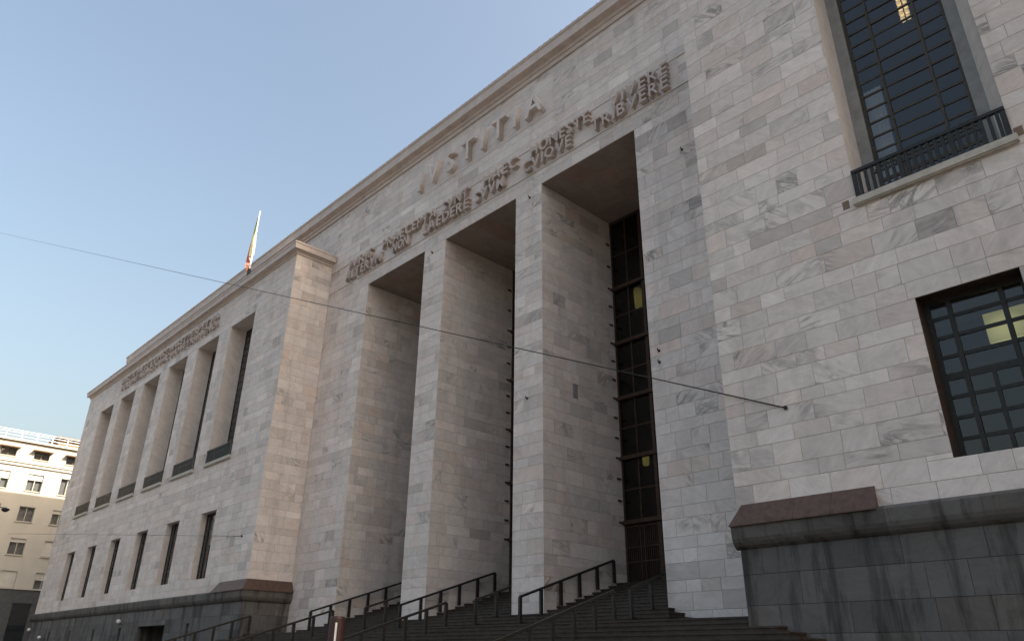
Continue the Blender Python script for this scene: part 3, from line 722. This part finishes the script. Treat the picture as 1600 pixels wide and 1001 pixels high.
# ------------------------------------------------------------------ wires, street lamp, sign
def wire(a, b, r, sag, label):
    m = MB(); n = 24; pts = []
    for i in range(n + 1):
        f = i / n; p = a.lerp(b, f); p.z -= sag * 4 * f * (1 - f); pts.append(p)
    for p, q in zip(pts[:-1], pts[1:]): m.tube(p, q, r, 5)
    m.lathe(a - Vector((0, .02, .05)), [(.05, 0), (.06, .05), (.05, .1)], 8)
    return tag(m.build('overhead_wire', 'black'), label, 'wire', 'overhead wires')
A1 = at(1228, 637, YR - .03); A2 = at(378, 837, YL - .03)
B1 = at(-40, 355, 16.0); mx, my = B1.x, B1.y      # top of a mast just outside the picture
def hit_height(px, py, a):      # height on the mast at which the wire from a crosses the sight line (px, py)
    def off(z):
        b = Vector((mx, my, z)); best = None
        for i in range(400):
            p = a.lerp(b, i / 399) - CAM; q = (800 + FPX * p.dot(rt) / p.dot(fw), 500.5 - FPX * p.dot(up) / p.dot(fw))
            if best is None or abs(q[0] - px) < abs(best[0] - px): best = q
        return best[1] - py
    lo, hi = 0.0, B1.z
    for _ in range(30):
        mid = (lo + hi) / 2
        if off(mid) > 0: lo = mid
        else: hi = mid
    return lo
z1 = B1.z; z2 = hit_height(0, 833, A2)
wire(A1, Vector((mx, my, z1)), .021, 0.0, 'thin black wire crossing the portico to a hook on the near wing')
wire(A2, Vector((mx, my, z2)), .012, 0.0, 'thin grey wire anchored to the far wing wall between the window rows')
m = MB(); m.tube((mx, my, -.15), (mx, my, z1 + .6), .16, 10, r2=.10); m.lathe((mx, my, -.15), [(.3, 0), (.3, .5), (.17, .6)], 10)
tag(m.build('wire_mast', 'iron'), 'tall dark steel mast carrying the overhead wires', 'mast')
c = at(8, 797, 12.0)
t = thing('street_lamp', 'black street lamp head on an arm in front of the cream house', 'street lamp', loc=c); inv = Matrix.Translation(-t.location)
m = MB(); m.lathe(c - Vector((0, 0, .12)), [(.05, 0), (.17, .04), (.26, .14), (.30, .22), (.30, .25), (.12, .30), (.06, .36)], 14); m.build('lamp_head', 'lampblack', t).matrix_parent_inverse = inv
pb = c + Vector((-1.6, -1.9, 0)); m = MB(); m.tube(c + Vector((0, 0, .2)), pb + Vector((0, 0, .5)), .03, 6); m.build('arm', 'lampblack', t).matrix_parent_inverse = inv
m = MB(); m.tube((pb.x, pb.y, -.15), pb + Vector((0, 0, .6)), .08, 8); m.build('pole', 'lampblack', t).matrix_parent_inverse = inv
c = at(528, 962, .485 * S)
t = thing('information_pillar', 'slim red brown information pillar with white vertical lettering before the stairs', 'sign', loc=(c.x, c.y, -.004)); inv = Matrix.Translation(-t.location)
m = MB(); m.lathe((c.x, c.y, -.004), [(.26, 0), (.26, .12), (.20, .14), (.20, c.z - .06), (.18, c.z)], 20); m.build('pillar_body', 'signred', t).matrix_parent_inverse = inv
m = MB()
dirn = Vector((-c.x, -c.y, 0)).normalized(); sd_ = Vector((dirn.y, -dirn.x, 0)) * -1
for z0, z1_ in ((c.z - 1.35, c.z - .72), (c.z - .66, c.z - .16)):
    pc = Vector((c.x, c.y, 0)) + dirn * .203 + sd_ * -.02
    m.add([pc + sd_ * .025 + Vector((0, 0, z0)), pc - sd_ * .025 + Vector((0, 0, z0)), pc - sd_ * .025 + Vector((0, 0, z1_)), pc + sd_ * .025 + Vector((0, 0, z1_))], [(0, 1, 2, 3)])
m.build('lettering_strip', 'white', t).matrix_parent_inverse = inv
# small globe lamps on the far plinth
for px, py, lb in ((185, 970, 'small white wall lamp on the dark plinth near the cellar door'), (61, 995, 'small white wall lamp low on the far end of the plinth'), (45, 983, 'small white wall lamp at the far plinth corner')):
    c = at(px, py, YL - .35); t = thing('wall_lamp', lb, 'lamp', 'white wall lamps', c); inv = Matrix.Translation(-t.location)
    m = MB(); m.lathe(c - Vector((0, 0, .14)), [(.05, 0), (.13, .06), (.16, .15), (.12, .24), (.05, .28)], 10); m.build('globe', 'bulb', t).matrix_parent_inverse = inv
    m = MB(); m.bar(c + Vector((0, 0, -.14)), c + Vector((0, .29, -.2)), .04, .04); m.build('bracket', 'iron', t).matrix_parent_inverse = inv

# ------------------------------------------------------------------ cream house across the side street
XB = -106.0; K = 106.0 / 108.0
def bz(z): return (z - 1.6) * K + 1.6
house = thing('apartment_house', 'cream apartment house with roller shutters across the side street', 'house', loc=(XB - 8, 25, 0)); hinv = Matrix.Translation(-house.location)
def hp(mb, name, m_, parent=None, label=None):
    o = mb.build(name, m_, parent or house); o.matrix_parent_inverse = hinv if parent is None else Matrix.Identity(4)
    if label: o['label'] = label
    return o
zD, zC2, zRoof = bz(8.7), bz(23.3), bz(25.9)
y0h, y1h = 2.0, 60.0
rows = [(bz(8.8), bz(10.72)), (bz(12.55), bz(14.45)), (bz(16.44), bz(18.2)), (bz(20.1), bz(22.15)), (bz(24.0), bz(25.0))]
ys = [19.85 * K + 3.68 * K * i for i in range(-4, 12)]
wins = [(y, y + 1.72 * K, r0, r1, ri_, k) for k, y in enumerate(ys) for ri_, (r0, r1) in enumerate(rows)]
mb = MB(); rects = [(y0h, y1h, zD, zRoof)]
for w in wins: rects = cut(rects, (w[0], w[1], w[2], w[3]))
for a, b, r, s in rects: mb.quad([(XB, a, r), (XB, b, r), (XB, b, s), (XB, a, s)])
mb.box((XB - 16, y0h, 0), (XB - .45, y1h, zRoof - .05)); 
mb.quad([(XB, y0h, zD), (XB - .46, y0h, zD), (XB - .46, y0h, zRoof), (XB, y0h, zRoof)])
mb.box((XB - .5, y0h, zRoof - .05), (XB, y1h, zRoof))
hp(mb, 'wall', 'cream')
mb = MB(); mb.box((XB - .44, y0h, 0), (XB + .05, y1h, zD)); hp(mb, 'ground_floor', 'bgdark', label='dark stone ground floor')
mb = MB(); mb.box((XB, y0h, zC2 - .35), (XB + .18, y1h, zC2)); mb.box((XB, y0h, zC2), (XB + .3, y1h, zC2 + .14)); mb.box((XB - .4, y0h, zRoof), (XB + .35, y1h, zRoof + .28)); mb.box((XB, y0h, zD), (XB + .16, y1h, zD + .18)); hp(mb, 'cornice', 'creamtrim')
mb = MB(); zr = zRoof + .28
y = y0h + .3
while y < y1h:
    mb.box((XB + .02, y - .05, zr), (XB + .10, y + .05, zr + 1.05)); y += 1.7
for z in (.35, .72, 1.0): mb.box((XB + .035, y0h, zr + z), (XB + .085, y1h, zr + z + .06))
hp(mb, 'roof_railing', 'white')
mb = MB(); mb.box((XB - 6, 22.3, zr), (XB - 3, 27, zr + 1.6)); mb.box((XB - 6.6, 21.9, zr + 1.6), (XB - 2.4, 27.4, zr + 1.8)); hp(mb, 'roof_hut', 'woodframe')
for (a, b, r, s, rw, k) in wins:
    if a < 11 or a > 36: 
        m = MB(); m.quad([(XB - .2, a, r), (XB - .2, b, r), (XB - .2, b, s), (XB - .2, a, s)]); hp(m, 'window', 'shutter'); continue
    m = MB(); f = .07; xw = XB - .2
    for p in ((a, a + f), (b - f, b), ((a + b) / 2 - .04, (a + b) / 2 + .04)): m.box((xw - .05, p[0], r), (xw + .02, p[1], s))
    m.box((xw - .05, a, r), (xw + .02, b, r + f)); m.box((xw - .05, a, s - f), (xw + .02, b, s))
    o = hp(m, 'window', 'woodframe' if rw == 4 else 'creamtrim')
    m = MB(); m.box((xw - .02, a + f, r + f), (xw - .01, b - f, s - f)); g = m.build('pane', 'glass', o)
    m = MB(); m.quad([(XB, a, r), (XB - .3, a, r), (XB - .3, a, s), (XB, a, s)]); m.quad([(XB, b, r), (XB, b, s), (XB - .3, b, s), (XB - .3, b, r)]); m.quad([(XB, a, s), (XB - .3, a, s), (XB - .3, b, s), (XB, b, s)]); m.box((XB - .3, a - .08, r - .1), (XB + .1, b + .08, r)); m.build('sill', 'creamtrim', o)
    q = [0.45, 0.0, 0.95, 0.35, 0.25][(k * 3 + rw * 2) % 5]
    if rw == 4:
        m = MB()
        m.box((XB - .1, a - .25, s - .02), (XB + .75, b + .25, s + .1)); m.build('awning', 'woodframe', o)
    elif q > 0:
        m = MB(); nsl = int(14 * q); hgt = (s - r) * q
        for i in range(nsl): m.box((xw + .03, a + .03, s - hgt * (i + 1) / nsl + .012), (xw + .06, b - .03, s - hgt * i / nsl))
        m.build('roller_shutter', 'shutter', o)
for a in [11.5 + 3.34 * i for i in range(9)]:
    m = MB(); m.box((XB + .052, a, 1.0), (XB + .07, a + 1.9, zD - 1.6)); o = hp(m, 'shop_window', 'glass'); m = MB(); m.box((XB + .051, a - .1, zD - 1.6), (XB + .12, a + 2.0, zD - 1.45)); m.build('lintel', 'lampblack', o)

# ------------------------------------------------------------------ choose which slabs show largest and link them one by one
bpy.context.view_layer.update(); dg = bpy.context.evaluated_depsgraph_get()
def px(p):
    q = p - CAM; f = q.dot(fw)
    return None if f < .5 else (800 + FPX * q.dot(rt) / f, 500.5 - FPX * q.dot(up) / f)
cand = {'marble_slab': [], 'plinth_block': []}
for idx, s_ in enumerate(slabs):
    pts = [px(p) for p in s_[2]]
    if any(p is None for p in pts): continue
    pts = [(min(max(x, 0), 1600), min(max(y, 0), 1001)) for x, y in pts]
    ar = abs(sum(pts[i][0] * pts[(i + 1) % 4][1] - pts[(i + 1) % 4][0] * pts[i][1] for i in range(4))) / 2
    if ar < 90: continue
    cc = (s_[2][0] + s_[2][2]) / 2
    if (s_[2][1] - s_[2][0]).cross(s_[2][3] - s_[2][0]).dot(CAM - cc) * (-1 if s_[5] else 1) <= 0: continue
    d = cc - CAM; hit, loc, nrm, _, _, _ = sc.ray_cast(dg, CAM, d.normalized(), distance=d.length - .12)
    if hit: continue
    cand[s_[1]].append((ar, idx))
single = set()
for k, lim in (('marble_slab', 295), ('plinth_block', 120)):
    single |= {i for _, i in sorted(cand[k], reverse=True)[:lim]}
rest = {'marble_slab': MB(), 'plinth_block': MB()}
for idx, s_ in enumerate(slabs):
    if idx in single:
        m = MB(); slab_geo(m, s_); m.build(s_[1], 'marble' if s_[1] == 'marble_slab' else 'plinth', s_[0], True)
    else: slab_geo(rest[s_[1]], s_)
tag(rest['marble_slab'].build('marble_cladding', 'marble', court, True), 'small and distant slabs of the marble cladding', kind='stuff')
tag(rest['plinth_block'].build('plinth_courses', 'plinth', court, True), 'smaller dark blocks of the plinth', kind='stuff')
print('slabs', len(slabs), 'single', len(single))
